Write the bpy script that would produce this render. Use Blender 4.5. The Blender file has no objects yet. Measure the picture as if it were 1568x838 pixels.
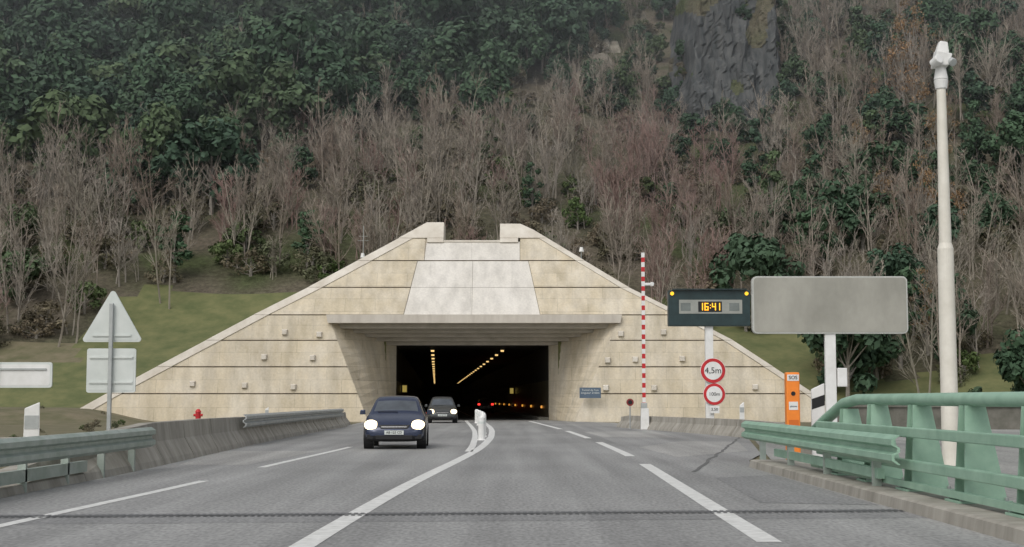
import bpy, math, random
from mathutils import Vector, Matrix, noise
random.seed(7)
S=bpy.context.scene
S.view_settings.view_transform='Standard'; S.view_settings.look='None'; S.view_settings.exposure=0
COL=S.collection

# ---------------------------------------------------------------- materials
def mat(name,col,rough=.7,metal=0,var=0.0,scale=3.0,bump=0.0,emis=None,est=0,col2=None,stretch=(1,1,1),coord='Object',spec=.4,detail=6):
    m=bpy.data.materials.new(name); m.use_nodes=True; n=m.node_tree.nodes; l=m.node_tree.links
    b=n['Principled BSDF']; b.inputs['Roughness'].default_value=rough; b.inputs['Metallic'].default_value=metal
    b.inputs['Specular IOR Level'].default_value=spec
    c=(*col,1)
    b.inputs['Base Color'].default_value=c
    if var>0 or col2 or bump>0:
        tc=n.new('ShaderNodeTexCoord'); mp=n.new('ShaderNodeMapping'); mp.inputs['Scale'].default_value=stretch
        l.new(tc.outputs[coord],mp.inputs[0])
        nz=n.new('ShaderNodeTexNoise'); nz.inputs['Scale'].default_value=scale; nz.inputs['Detail'].default_value=detail; nz.inputs['Roughness'].default_value=.65
        l.new(mp.outputs[0],nz.inputs['Vector'])
        r=n.new('ShaderNodeValToRGB'); c2=col2 if col2 else tuple(x*(1-var) for x in col); c1=col if col2 else tuple(min(1,x*(1+var)) for x in col)
        r.color_ramp.elements[0].position=.33; r.color_ramp.elements[1].position=.67
        r.color_ramp.elements[0].color=(*c2,1); r.color_ramp.elements[1].color=(*c1,1)
        l.new(nz.outputs['Fac'],r.inputs[0]); l.new(r.outputs[0],b.inputs['Base Color'])
        if bump>0:
            bp=n.new('ShaderNodeBump'); bp.inputs['Strength'].default_value=bump; bp.inputs['Distance'].default_value=.05
            l.new(nz.outputs['Fac'],bp.inputs['Height']); l.new(bp.outputs[0],b.inputs['Normal'])
    if emis:
        b.inputs['Emission Color'].default_value=(*emis,1); b.inputs['Emission Strength'].default_value=est
    return m

def leafmat(name,cols,rough=.75,lo=.6,hi=1.45):
    m=bpy.data.materials.new(name); m.use_nodes=True; n=m.node_tree.nodes; l=m.node_tree.links
    b=n['Principled BSDF']; b.inputs['Roughness'].default_value=rough; b.inputs['Specular IOR Level'].default_value=.2
    oi=n.new('ShaderNodeObjectInfo'); r=n.new('ShaderNodeValToRGB')
    e=r.color_ramp.elements
    while len(e)<len(cols): e.new(.5)
    for i,c in enumerate(cols):
        e[i].position=i/(len(cols)-1)
    for i,c in enumerate(cols): e[i].color=(*c,1)
    l.new(oi.outputs['Random'],r.inputs[0])
    tc=n.new('ShaderNodeTexCoord'); nz=n.new('ShaderNodeTexNoise'); nz.inputs['Scale'].default_value=1.0; nz.inputs['Detail'].default_value=4
    l.new(tc.outputs['Object'],nz.inputs['Vector'])
    mr=n.new('ShaderNodeMapRange'); mr.inputs[1].default_value=.3; mr.inputs[2].default_value=.7; mr.inputs[3].default_value=lo; mr.inputs[4].default_value=hi
    l.new(nz.outputs['Fac'],mr.inputs[0])
    mx=n.new('ShaderNodeVectorMath'); mx.operation='SCALE'; l.new(r.outputs[0],mx.inputs[0]); l.new(mr.outputs[0],mx.inputs['Scale'])
    l.new(mx.outputs[0],b.inputs['Base Color'])
    return m

def stone_mat(name,ca,cb,grime,bw=1.9,bh=.85,off=0.0,streak=.82,gp=(.40,.66)):
    m=bpy.data.materials.new(name); m.use_nodes=True; n=m.node_tree.nodes; l=m.node_tree.links
    b=n['Principled BSDF']; b.inputs['Roughness'].default_value=.9; b.inputs['Specular IOR Level'].default_value=.15
    tc=n.new('ShaderNodeTexCoord'); sx=n.new('ShaderNodeSeparateXYZ'); cx=n.new('ShaderNodeCombineXYZ')
    l.new(tc.outputs['Object'],sx.inputs[0]); l.new(sx.outputs['X'],cx.inputs['X'])
    ad=n.new('ShaderNodeMath'); ad.operation='ADD'; ad.inputs[1].default_value=off; l.new(sx.outputs['Z'],ad.inputs[0]); l.new(ad.outputs[0],cx.inputs['Y'])
    br=n.new('ShaderNodeTexBrick'); br.inputs['Scale'].default_value=1; br.inputs['Brick Width'].default_value=bw; br.inputs['Row Height'].default_value=bh
    br.inputs['Mortar Size'].default_value=.018; br.inputs['Mortar Smooth'].default_value=.6
    br.inputs['Color1'].default_value=(*ca,1); br.inputs['Color2'].default_value=(*cb,1); br.inputs['Mortar'].default_value=(*[x*.74 for x in cb],1)
    l.new(cx.outputs[0],br.inputs['Vector'])
    nz=n.new('ShaderNodeTexNoise'); nz.inputs['Scale'].default_value=.45; nz.inputs['Detail'].default_value=9; nz.inputs['Roughness'].default_value=.7
    mp=n.new('ShaderNodeMapping'); mp.inputs['Scale'].default_value=(1.2,1.2,.7); l.new(tc.outputs['Object'],mp.inputs[0]); l.new(mp.outputs[0],nz.inputs['Vector'])
    r=n.new('ShaderNodeValToRGB'); r.color_ramp.elements[0].position=gp[0]; r.color_ramp.elements[1].position=gp[1]
    r.color_ramp.elements[0].color=(0,0,0,1); r.color_ramp.elements[1].color=(1,1,1,1)
    l.new(nz.outputs['Fac'],r.inputs[0])
    mx=n.new('ShaderNodeMix'); mx.data_type='RGBA'; l.new(r.outputs[0],mx.inputs[0]); l.new(br.outputs['Color'],mx.inputs[6]); mx.inputs[7].default_value=(*grime,1)
    n2=n.new('ShaderNodeTexNoise'); n2.inputs['Scale'].default_value=1; n2.inputs['Detail'].default_value=6
    mp2=n.new('ShaderNodeMapping'); mp2.inputs['Scale'].default_value=(1.6,1.6,.12); l.new(tc.outputs['Object'],mp2.inputs[0]); l.new(mp2.outputs[0],n2.inputs['Vector'])
    mr=n.new('ShaderNodeMapRange'); mr.inputs[1].default_value=.3; mr.inputs[2].default_value=.6; mr.inputs[3].default_value=streak; mr.inputs[4].default_value=1.03
    l.new(n2.outputs['Fac'],mr.inputs[0])
    n3=n.new('ShaderNodeTexNoise'); n3.inputs['Scale'].default_value=9; n3.inputs['Detail'].default_value=5
    l.new(tc.outputs['Object'],n3.inputs['Vector'])
    mr3=n.new('ShaderNodeMapRange'); mr3.inputs[1].default_value=.3; mr3.inputs[2].default_value=.7; mr3.inputs[3].default_value=.92; mr3.inputs[4].default_value=1.05
    l.new(n3.outputs['Fac'],mr3.inputs[0])
    mu=n.new('ShaderNodeMath'); mu.operation='MULTIPLY'; l.new(mr.outputs[0],mu.inputs[0]); l.new(mr3.outputs[0],mu.inputs[1])
    vm=n.new('ShaderNodeVectorMath'); vm.operation='SCALE'; l.new(mx.outputs[2],vm.inputs[0]); l.new(mu.outputs[0],vm.inputs['Scale'])
    l.new(vm.outputs[0],b.inputs['Base Color'])
    bp=n.new('ShaderNodeBump'); bp.inputs['Strength'].default_value=.25; bp.inputs['Distance'].default_value=.03; l.new(n3.outputs['Fac'],bp.inputs['Height']); l.new(bp.outputs[0],b.inputs['Normal'])
    return m

def asphalt_mat(name,base,warm=0):
    m=bpy.data.materials.new(name); m.use_nodes=True; n=m.node_tree.nodes; l=m.node_tree.links
    b=n['Principled BSDF']; b.inputs['Roughness'].default_value=.66; b.inputs['Specular IOR Level'].default_value=.45
    tc=n.new('ShaderNodeTexCoord')
    def nz(sc,st,lo,hi,det=6,a=.3,bb=.7):
        mp=n.new('ShaderNodeMapping'); mp.inputs['Scale'].default_value=st; l.new(tc.outputs['Object'],mp.inputs[0])
        t=n.new('ShaderNodeTexNoise'); t.inputs['Scale'].default_value=sc; t.inputs['Detail'].default_value=det; l.new(mp.outputs[0],t.inputs['Vector'])
        r=n.new('ShaderNodeMapRange'); r.inputs[1].default_value=a; r.inputs[2].default_value=bb; r.inputs[3].default_value=lo; r.inputs[4].default_value=hi; l.new(t.outputs['Fac'],r.inputs[0]); return r.outputs[0],t
    a,_=nz(1.1,(1.3,.045,1),.76,1.16)
    c,_=nz(.3,(1,.5,1),.84,1.14)
    d,t=nz(22,(1,.35,1),.72,1.28,4)
    m1=n.new('ShaderNodeMath'); m1.operation='MULTIPLY'; l.new(a,m1.inputs[0]); l.new(c,m1.inputs[1])
    m2=n.new('ShaderNodeMath'); m2.operation='MULTIPLY'; l.new(m1.outputs[0],m2.inputs[0]); l.new(d,m2.inputs[1])
    vm=n.new('ShaderNodeVectorMath'); vm.operation='SCALE'; vm.inputs[0].default_value=base; l.new(m2.outputs[0],vm.inputs['Scale'])
    l.new(vm.outputs[0],b.inputs['Base Color'])
    bp=n.new('ShaderNodeBump'); bp.inputs['Strength'].default_value=.35; bp.inputs['Distance'].default_value=.01; l.new(t.outputs['Fac'],bp.inputs['Height']); l.new(bp.outputs[0],b.inputs['Normal'])
    return m

M={}
M['stone']=stone_mat('beige_stone',(.62,.54,.40),(.52,.455,.335),(.66,.60,.49))
M['white_stone']=stone_mat('pale_concrete',(.68,.65,.59),(.64,.61,.55),(.72,.69,.635),bw=5.2,bh=1.8,off=-6.6,streak=.84)
M['coping']=mat('coping_concrete',(.71,.67,.59),.9,var=.0,col2=(.54,.49,.41),scale=.9,bump=.2,coord='Object',detail=10)
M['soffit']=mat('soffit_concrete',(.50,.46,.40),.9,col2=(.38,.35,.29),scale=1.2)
M['groove']=mat('groove_dark',(.20,.165,.12),.95,var=.2)
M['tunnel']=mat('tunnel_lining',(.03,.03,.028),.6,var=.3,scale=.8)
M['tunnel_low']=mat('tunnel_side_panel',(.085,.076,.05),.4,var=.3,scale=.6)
M['asphalt']=asphalt_mat('asphalt',(.29,.29,.28))
M['asphalt2']=asphalt_mat('asphalt_side',(.30,.30,.28))
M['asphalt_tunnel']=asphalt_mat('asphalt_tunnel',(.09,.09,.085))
M['paint']=mat('road_paint',(.80,.80,.77),.6,col2=(.56,.56,.53),scale=6,detail=10)
M['joint']=mat('expansion_joint_steel',(.11,.115,.115),.6,col2=(.17,.17,.17),scale=9)
M['concrete']=mat('concrete',(.42,.395,.345),.9,col2=(.23,.215,.18),scale=1.5,bump=.3,detail=10,stretch=(1,1.3,.35))
M['concrete_dk']=mat('concrete_weathered',(.19,.18,.155),.9,col2=(.10,.10,.08),scale=1.2,bump=.3)
M['green']=mat('green_paint',(.34,.51,.39),.5,col2=(.24,.39,.29),scale=2.5,detail=10)
M['galv']=mat('galvanised_steel',(.46,.48,.47),.45,metal=.3,col2=(.34,.36,.35),scale=3)
M['galv_g']=mat('galvanised_greenish',(.43,.48,.44),.45,metal=.2,col2=(.29,.35,.30),scale=3)
M['white']=mat('white_paint',(.78,.78,.76),.5,col2=(.66,.66,.63),scale=3)
M['cream']=mat('cream_pole_paint',(.74,.71,.63),.45,col2=(.61,.58,.50),scale=2,detail=10)
M['signback']=mat('grey_sign_panel',(.40,.39,.34),.5,col2=(.25,.245,.21),scale=.6,detail=9,stretch=(1,1,.6))
M['signrim']=mat('sign_rim',(.52,.53,.49),.5,col2=(.42,.43,.40),scale=1.5)
M['sign_white']=mat('sign_back_white',(.66,.69,.66),.45,col2=(.54,.58,.55),scale=1.5,detail=9)
M['darkteal']=mat('dark_teal_housing',(.020,.040,.042),.4,var=.2)
M['display']=mat('display_glass',(.16,.18,.17),.25,var=.15)
M['black']=mat('black',(.012,.012,.013),.5,var=.1)
M['red']=mat('red_paint',(.50,.025,.03),.45,var=.15)
M['orange']=mat('orange_paint',(.85,.24,.03),.45,var=.08)
M['blue']=mat('blue_sign',(.09,.13,.18),.5,var=.1)
M['amber']=mat('amber_led',(.9,.5,.02),.5,emis=(1,.5,.03),est=1.0)
M['lampY']=mat('tunnel_lamp_light',(.9,.7,.3),.5,emis=(1,.66,.25),est=1.2)
M['lampD']=mat('tunnel_sign_light',(.5,.4,.1),.5,emis=(.8,.6,.15),est=.35)
M['reflO']=mat('wall_reflector_glow',(.9,.5,.2),.5,emis=(1,.42,.06),est=.8)  # retro-reflectors, not lamps: their returned light is put in as emission
M['tail']=mat('tail_light',(.6,.02,.02),.3,emis=(1,.04,.03),est=2.0)
M['head']=mat('headlight_lens',(.9,.85,.7),.2,emis=(1,.80,.48),est=2.6)
M['headp']=mat('headlight_reflector',(.5,.5,.48),.15,emis=(1,.9,.7),est=.6)
M['glass']=mat('car_glass',(.075,.085,.095),.08,spec=.9,var=.25,scale=2)  # grey base colour stands in for reflections on the windscreen
M['carblue']=mat('car_paint_dark_blue',(.028,.038,.075),.22,metal=.25,var=.05,spec=.7)
M['cargrey']=mat('car_paint_grey',(.075,.08,.08),.3,metal=.4,var=.05)
M['tyre']=mat('tyre',(.015,.015,.015),.9,var=.1)
M['rim']=mat('wheel_rim',(.3,.3,.3),.35,metal=.7,var=.1)
M['chrome']=mat('chrome',(.5,.5,.5),.2,metal=.9,var=.05)
M['rock']=mat('rock',(.115,.118,.115),.95,col2=(.03,.036,.038),scale=.8,stretch=(2.0,1,.22),bump=1.0,detail=12)
M['palerock']=mat('pale_rock',(.36,.33,.27),.95,col2=(.16,.15,.12),scale=1.2,bump=.8)

# ---------------------------------------------------------------- mesh helper
class MB:
    def __init__(s): s.v=[]; s.f=[]; s.m=[]; s.mats=[]
    def mi(s,m):
        if m not in s.mats: s.mats.append(m)
        return s.mats.index(m)
    def face(s,pts,m):
        b=len(s.v); s.v+= [tuple(p) for p in pts]; s.f.append(list(range(b,b+len(pts)))); s.m.append(s.mi(m))
    def box(s,x0,x1,y0,y1,z0,z1,m):
        s.hexa([(x0,y0,z0),(x1,y0,z0),(x1,y1,z0),(x0,y1,z0)],[(x0,y0,z1),(x1,y0,z1),(x1,y1,z1),(x0,y1,z1)],m)
    def hexa(s,lo,hi,m):
        b=len(s.v); n=len(lo); s.v+= [tuple(p) for p in lo]+[tuple(p) for p in hi]; k=s.mi(m)
        s.f.append([b+i for i in range(n)][::-1]); s.m.append(k)
        s.f.append([b+n+i for i in range(n)]); s.m.append(k)
        for i in range(n):
            j=(i+1)%n; s.f.append([b+i,b+j,b+n+j,b+n+i]); s.m.append(k)
    def cyl(s,p0,p1,r0,r1,m,n=16):
        p0=Vector(p0);p1=Vector(p1);d=(p1-p0).normalized()
        a=d.orthogonal().normalized(); b2=d.cross(a)
        lo=[p0+a*r0*math.cos(t)+b2*r0*math.sin(t) for t in [2*math.pi*i/n for i in range(n)]]
        hi=[p1+a*r1*math.cos(t)+b2*r1*math.sin(t) for t in [2*math.pi*i/n for i in range(n)]]
        s.hexa(lo,hi,m)
    def sweep(s,path,prof,m,closed=True):
        k=s.mi(m); b=len(s.v); n=len(prof)
        for i,p in enumerate(path):
            p=Vector(p); a=Vector(path[max(i-1,0)]); c=Vector(path[min(i+1,len(path)-1)])
            t=(c-a); t.z=0; t.normalize(); r=Vector((t.y,-t.x,0))
            for (u,w) in prof: s.v.append(tuple(p+r*u+Vector((0,0,w))))
        for i in range(len(path)-1):
            for j in range(n if closed else n-1):
                jj=(j+1)%n
                s.f.append([b+i*n+j,b+i*n+jj,b+(i+1)*n+jj,b+(i+1)*n+j]); s.m.append(k)
        if closed:
            s.f.append([b+j for j in range(n)]); s.m.append(k)
            s.f.append([b+(len(path)-1)*n+j for j in range(n)][::-1]); s.m.append(k)
    def obj(s,name,parent=None,loc=(0,0,0),rot=(0,0,0),bevel=0,smooth=False,fix=True):
        me=bpy.data.meshes.new(name); me.from_pydata(s.v,[],s.f)
        for m in s.mats: me.materials.append(m)
        me.polygons.foreach_set('material_index',s.m)
        if smooth: me.polygons.foreach_set('use_smooth',[True]*len(s.f))
        me.update()
        if fix:
            import bmesh
            bm=bmesh.new(); bm.from_mesh(me); bmesh.ops.recalc_face_normals(bm,faces=bm.faces); bm.to_mesh(me); bm.free()
        o=bpy.data.objects.new(name,me); COL.objects.link(o); o.location=loc; o.rotation_euler=rot
        if parent: o.parent=parent
        if bevel:
            bv=o.modifiers.new('bevel','BEVEL'); bv.width=bevel; bv.segments=2; bv.limit_method='ANGLE'
        return o
def empty(name,loc=(0,0,0)):
    e=bpy.data.objects.new(name,None); COL.objects.link(e); e.location=loc; e.empty_display_size=.5; return e
def text(body,size,loc,m,parent,name='lettering',rot=(math.pi/2,0,0),ext=.004):
    c=bpy.data.curves.new(name,'FONT'); c.body=body; c.size=size; c.align_x='CENTER'; c.align_y='CENTER'; c.extrude=ext; c.materials.append(m)
    o=bpy.data.objects.new(name,c); COL.objects.link(o); o.location=loc; o.rotation_euler=rot; o.parent=parent; return o
def interp(pts,y):
    if y<=pts[0][0]: return pts[0][1]
    for (a,b),(c,d) in zip(pts,pts[1:]):
        if y<=c: return b+(d-b)*(y-a)/(c-a)
    return pts[-1][1]
def sm(pts,y,w=3.0):
    return sum(interp(pts,y+k*w/2) for k in (-2,-1,0,1,2))/5

# ---------------------------------------------------------------- facade outline
CZ=[0,1.7,3.35,5.0,6.6,8.4,10.2,12.6]
def Lx(z): return interp([(0,-27.9),(8.4,-12.9),(12.6,-5.9)],z)
def Rx(z): return interp([(0,21.0),(5.0,13.7),(8.4,7.4),(12.6,1.0)],z)
def Yf(z): return 88+1.5*min(z,6.6)/6.6+max(0,z-6.6)*.58
def XL(z): return -8.76+(-11.4+8.76)*z/6.4
def XR(z): return 3.84+(6.7-3.84)*z/6.4
def CL(z): return -6.75+(z-6.6)*.2
def CR(z): return 1.75-(z-6.6)*.2
def Hx(x):
    if x<-27.9 or x>21: return 0
    if x<-12.9: return 8.4*(x+27.9)/15
    if x<-5.9: return 8.4+4.2*(x+12.9)/7
    if x<1.0: return 11.2
    if x<7.4: return 12.6-4.2*(x-1)/6.4
    if x<13.7: return 8.4-3.4*(x-7.4)/6.3
    return 5-5*(x-13.7)/7.3
TS=-0.053
def tcx(y): return -2.61+TS*(y-95)

# ---------------------------------------------------------------- terrain
def hill(x,y):
    s=92 - max(0,(x-24))*.25
    if y<s: base=0
    elif y<s+18: base=.4*(y-s)
    else: base=7.2+.52*(y-s-18)
    if y>320: base-= (y-320)*.35
    if y>100:
        k=min(1,(y-100)/30)
        base+=k*(2.6*noise.noise(Vector((x*.03,y*.03,1.3)))+1.1*noise.noise(Vector((x*.11,y*.11,4.3))))
        base+=k*max(0,abs(x+10)-60)*.04
    if y<86: base+= -.02
    return base
def sstep(a,b,t):
    t=max(0,min(1,(t-a)/(b-a))); return t*t*(3-2*t)
def terr(x,y):
    h=hill(x,y)
    H=Hx(x)
    berm=.85*sstep(-21,-26.5,x)*sstep(78,84,y)
    if x>-21: berm=0
    if H>0:
        if y<93.8: return -0.03+berm
        if y<125: h=max(h,min(H-.3,11.1),-.03+berm)
    if y<90 and abs(x)<90: return -.03+berm+(.05*noise.noise(Vector((x*.3,y*.3,0))) if x<-11 else 0)
    return max(h,berm) if y<100 else h
xs=[-900,-500,-300,-220,-160,-130]+[ -110+2.5*i for i in range(26)]+[-45+.8*i for i in range(100)]+[36+2.5*i for i in range(34)]+[130,160,220,300,500,900]
ys=[-200,-50,-10]+[5*i for i in range(1,16)]+[78,80,82,84,86,88,90,91,92,93.5,93.9,94.3]+[95+1.0*i for i in range(36)]+[132+2.5*i for i in range(60)]+[300,340,400,520,700]
ys=sorted(set(ys)); xs=sorted(set(xs))
tm=MB()
for j,y in enumerate(ys):
    for i,x in enumerate(xs):
        tm.v.append((x,y,terr(x,y)))
W=len(xs)
mt=bpy.data.materials.new('hill_ground'); mt.use_nodes=True
n=mt.node_tree.nodes; l=mt.node_tree.links; b=n['Principled BSDF']; b.inputs['Roughness'].default_value=.95; b.inputs['Specular IOR Level'].default_value=.1
tc=n.new('ShaderNodeTexCoord')
n1=n.new('ShaderNodeTexNoise'); n1.inputs['Scale'].default_value=.11; n1.inputs['Detail'].default_value=10; l.new(tc.outputs['Object'],n1.inputs['Vector'])
r1=n.new('ShaderNodeValToRGB'); e=r1.color_ramp.elements; e[0].position=.33; e[0].color=(.08,.095,.045,1); e[1].position=.6; e[1].color=(.14,.12,.09,1); x=e.new(.45); x.color=(.105,.10,.065,1)
l.new(n1.outputs['Fac'],r1.inputs[0])
n2=n.new('ShaderNodeTexNoise'); n2.inputs['Scale'].default_value=2.2; n2.inputs['Detail'].default_value=10; n2.inputs['Roughness'].default_value=.75; l.new(tc.outputs['Object'],n2.inputs['Vector'])
mr=n.new('ShaderNodeMapRange'); mr.inputs[1].default_value=.3; mr.inputs[2].default_value=.7; mr.inputs[3].default_value=.5; mr.inputs[4].default_value=1.6; l.new(n2.outputs['Fac'],mr.inputs[0])
vm=n.new('ShaderNodeVectorMath'); vm.operation='SCALE'; l.new(r1.outputs[0],vm.inputs[0]); l.new(mr.outputs[0],vm.inputs['Scale']); l.new(vm.outputs[0],b.inputs['Base Color'])
bp=n.new('ShaderNodeBump'); bp.inputs['Strength'].default_value=.8; bp.inputs['Distance'].default_value=.3; l.new(n2.outputs['Fac'],bp.inputs['Height']); l.new(bp.outputs[0],b.inputs['Normal'])
mg=mat('embankment_grass',(.175,.175,.075),.95,col2=(.09,.11,.042),scale=.6,bump=.8,detail=14)
mgr=mat('dry_verge',(.20,.17,.11),.95,col2=(.11,.11,.055),scale=.8,bump=.8,detail=12)
kh=tm.mi(mt); kg=tm.mi(mg); kv=tm.mi(mgr)
for j in range(len(ys)-1):
    for i in range(W-1):
        cx=(xs[i]+xs[i+1])/2; cy=(ys[j]+ys[j+1])/2
        if 93.4<cy<94.35 and -8.7<xs[i] and xs[i+1]<3.5: continue
        tm.f.append([j*W+i,j*W+i+1,(j+1)*W+i+1,(j+1)*W+i])
        nn=noise.noise(Vector((cx*.2,cy*.2,9)))
        if cy>90: tm.m.append(kg if ((cy<115+nn*4 and -32+nn*3<cx<22) or (cy<100+nn*6 and cx>-38+nn*9)) else (kv if cx<-30 and cy<106 else kh))
        else: tm.m.append(kv if cx<20 else kg)
ter=tm.obj('hillside_terrain',smooth=False,fix=False)

# ---------------------------------------------------------------- roads
cenL=[(5,-2.07),(13,-1.95),(20.8,-1.74),(26.3,-1.5),(33.7,-1.12),(40.7,-.86),(51,-.74),(62,-.85),(70,-1.05),(88,-1.75),(95,-2.2),(300,-13.2)]
cenL2=[(30,-1.30),(34,-1.14),(40.7,-1.12),(51,-1.3),(62,-1.6),(75,-2.15),(90,-2.85),(95,-3.0)]
rigL=[(5,2.3),(13.9,2.44),(30,2.78),(34.5,2.84),(47,2.74),(62,2.38),(66,2.22),(90,1.1),(95,.95),(300,-9.9)]
lefL=[(5,-5.8),(15.4,-5.5),(24.1,-5.1),(28.8,-5.0),(41.2,-4.57),(55,-4.6),(70,-5.0),(88,-5.9),(95,-6.3),(300,-16.7)]
road=MB()
YS=[-60,-20]+[2*i for i in range(0,48)]
def rl(y): return interp([(0,-6.9),(20,-7.0),(34,-7.9),(75,-8.6),(86,-8.9),(94,-7.9)],y)
def rr(y): return interp([(0,4.9),(31,5.0),(36,6.2),(53,8.6),(70,6.3),(84,6.0),(88,4.2),(94,2.7)],y)
for a,c in zip(YS,YS[1:]):
    road.face([(rl(a),a,0),(rr(a),a,0),(rr(c),c,0),(rl(c),c,0)],M['asphalt'])
road.face([(-7.9,94,0),(2.7,94,0),(2.42,95.2,0),(-7.64,95.2,0)],M['asphalt'])
for i in range(10):
    y0=95.2+i*35; y1=y0+35
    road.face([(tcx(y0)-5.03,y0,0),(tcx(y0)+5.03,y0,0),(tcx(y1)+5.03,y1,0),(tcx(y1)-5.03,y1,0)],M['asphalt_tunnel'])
road.obj('road')
def strip(mb,pts,y0,y1,w,m,z=.004,off=0):
    n=max(2,int((y1-y0)/1.2)); P=[]
    for i in range(n+1):
        y=y0+(y1-y0)*i/n; x=sm(pts,y)+off; P.append((x,y))
    for a,c in zip(P,P[1:]):
        mb.face([(a[0]-w/2,a[1],z),(a[0]+w/2,a[1],z),(c[0]+w/2,c[1],z),(c[0]-w/2,c[1],z)],m)
mk=MB()
strip(mk,cenL,4,200,.24,M['paint'])
strip(mk,cenL2,37.5,92,.2,M['paint'])
for a,c in [(13.8,30.3),(34.5,45.7),(50.3,61.9),(66,90)]: strip(mk,rigL,a,c,.24,M['paint'])
for a,c in [(5,24.1),(28.8,41.2),(46,54),(58,66),(70,78),(82,90)]: strip(mk,lefL,a,c,.17,M['paint'])
mk.obj('road_markings',fix=False)
jt=MB()
jt.face([(-6.9,16.6,.008),(4.75,17.6,.008),(4.75,17.72,.008),(-6.9,16.72,.008)],M['joint'])
for i in range(150):
    x=-6.8+i*.077; y=16.72+(x+6.9)*.0858
    jt.face([(x,y,.008),(x+.045,y,.008),(x+.045,y+.12,.008),(x,y+.12,.008)],M['joint'])
    jt.face([(x,y-.3,.008),(x+.045,y-.3,.008),(x+.045,y-.19,.008),(x,y-.19,.008)],M['joint'])
jt.obj('bridge_expansion_joint',fix=False)
sh=MB(); ap=asphalt_mat('asphalt_patch',(.235,.235,.23))
ap2=asphalt_mat('asphalt_repair_light',(.36,.355,.335))
sh.face([(3.25,19.0,.003),(4.7,18.6,.003),(4.7,26,.003),(3.5,25.0,.003)],ap)
sh.face([(3.9,34,.003),(6.2,38,.003),(7.2,46,.003),(5.5,47,.003),(3.6,41,.003)],ap2)
sh.face([(3.3,52,.003),(5.8,51,.003),(6.0,62,.003),(3.0,60,.003)],ap2)
sh.face([(-6.9,15.6,.002),(4.75,16.6,.002),(4.75,18.0,.002),(-6.9,17.0,.002)],ap)
sh.face([(-6.9,30,.002),(-5.5,30,.002),(-5.1,38,.002),(-7.8,38,.002)],ap2)
sh.face([(-8.0,44,.002),(3.2,44.5,.002),(3.2,92,.002),(-8.3,92,.002)],asphalt_mat('asphalt_newer',(.265,.265,.255)))
sh.obj('asphalt_repairs',fix=False)
ck=MB(); mc=mat('sealed_crack',(.14,.14,.135),.7,var=.2)
Rc=random.Random(3)
for (x0,y0,x1,y1,wd) in [(3.4,27,8.2,52,.04),(3.6,36,6.3,37.5,.03),(4.5,44,7.6,45.5,.04)]:
    N=24; P=[]
    for i in range(N+1):
        t=i/N; P.append((x0+(x1-x0)*t+Rc.uniform(-.05,.05),y0+(y1-y0)*t))
    for a,c in zip(P,P[1:]): ck.face([(a[0]-wd,a[1],.0065),(a[0]+wd,a[1],.0065),(c[0]+wd,c[1],.0065),(c[0]-wd,c[1],.0065)],mc)
ck.obj('asphalt_seams',fix=False)
pv=MB(); pv.face([(5.9,-20,-.012),(70,-20,-.012),(70,66,-.012),(8.6,66,-.012),(8.8,53,-.012),(5.9,33,-.012)],M['asphalt2']); pv.obj('side_pavement',fix=False)
kb=MB(); kb.sweep([(4.75,-5,0),(4.75,29,0)],[(0,0),(.02,.13),(.06,.15),(1.05,.15),(1.05,-.3),(0,-.3)],M['concrete']); kb.obj('bridge_kerb')
for i,y in enumerate([48,52,57,62.5,68.5,75,82]):
    e=empty('flexible_bollard',((sm(cenL,y)+sm(cenL2,y))/2,y,0))
    q=MB(); q.cyl((0,0,0),(0,0,.05),.15,.13,M['white']); q.cyl((0,0,.05),(0,0,.74),.115,.11,M['white']); q.cyl((0,0,.74),(0,0,.79),.11,.07,M['white']); q.obj('post',e)
    q=MB(); q.cyl((0,0,.55),(0,0,.62),.116,.116,M['sign_white']); q.obj('reflective_band',e)

# ---------------------------------------------------------------- tunnel portal
tp=empty('tunnel_portal')
fb=MB()
def quad(mb,z0,z1,xa0,xb0,xa1,xb1,m,off=0,nx=1):
    mb.face([(xa0,Yf(z0)-off,z0),(xb0,Yf(z0)-off,z0),(xb1,Yf(z1)-off,z1),(xa1,Yf(z1)-off,z1)],m)
for a,c in zip(CZ,CZ[1:]):
    if a<6.5:
        quad(fb,a,c,Lx(a),XL(a),Lx(c),XL(c),M['groove']); quad(fb,a,c,XR(a),Rx(a),XR(c),Rx(c),M['groove'])
    elif c<12: quad(fb,a,c,Lx(a),Rx(a),Lx(c),Rx(c),M['groove'])
    else:
        quad(fb,a,11.45,Lx(a),Rx(a),Lx(11.45),Rx(11.45),M['groove'])
fb.obj('wall_backing',tp,fix=False)
pn=MB()
def panel(za,zb,fa,fbx,m,t=.1):
    A=[(fa(za),za),(fbx(za),za),(fbx(zb),zb),(fa(zb),zb)]
    lo=[(x,Yf(z)+.02,z) for x,z in A]; hi=[(x,Yf(z)-t,z) for x,z in A]
    pn.hexa(lo,hi,m)
g=.035
for a,c in zip(CZ,CZ[1:]):
    za,zb=a+g,c-g
    li=lambda z: Lx(z)+.95
    ri=lambda z: Rx(z)-.6
    if a==0: za=-.1
    if a<6.5:
        panel(za,zb,li,XL,M['stone']); panel(za,zb,XR,ri,M['stone'])
    elif c<12:
        panel(za,zb,li,lambda z:CL(z)-.03,M['stone']); panel(za,zb,lambda z:CR(z)+.03,ri,M['stone'])
        panel(za-.025,zb+(.03 if a<8 else 0),CL,lambda z:-2.52,M['white_stone'],.05); panel(za-.025,zb+(.03 if a<8 else 0),lambda z:-2.50,CR,M['white_stone'],.05)
    else:
        panel(za,11.5,lambda z:-5.6,lambda z:.5,M['white_stone'],.07)
        panel(za,12.3,li,lambda z:-5.63,M['stone']); panel(za,12.2,lambda z:.53,ri,M['stone'])
pn.obj('stone_panels',tp)
cp=MB()
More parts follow.
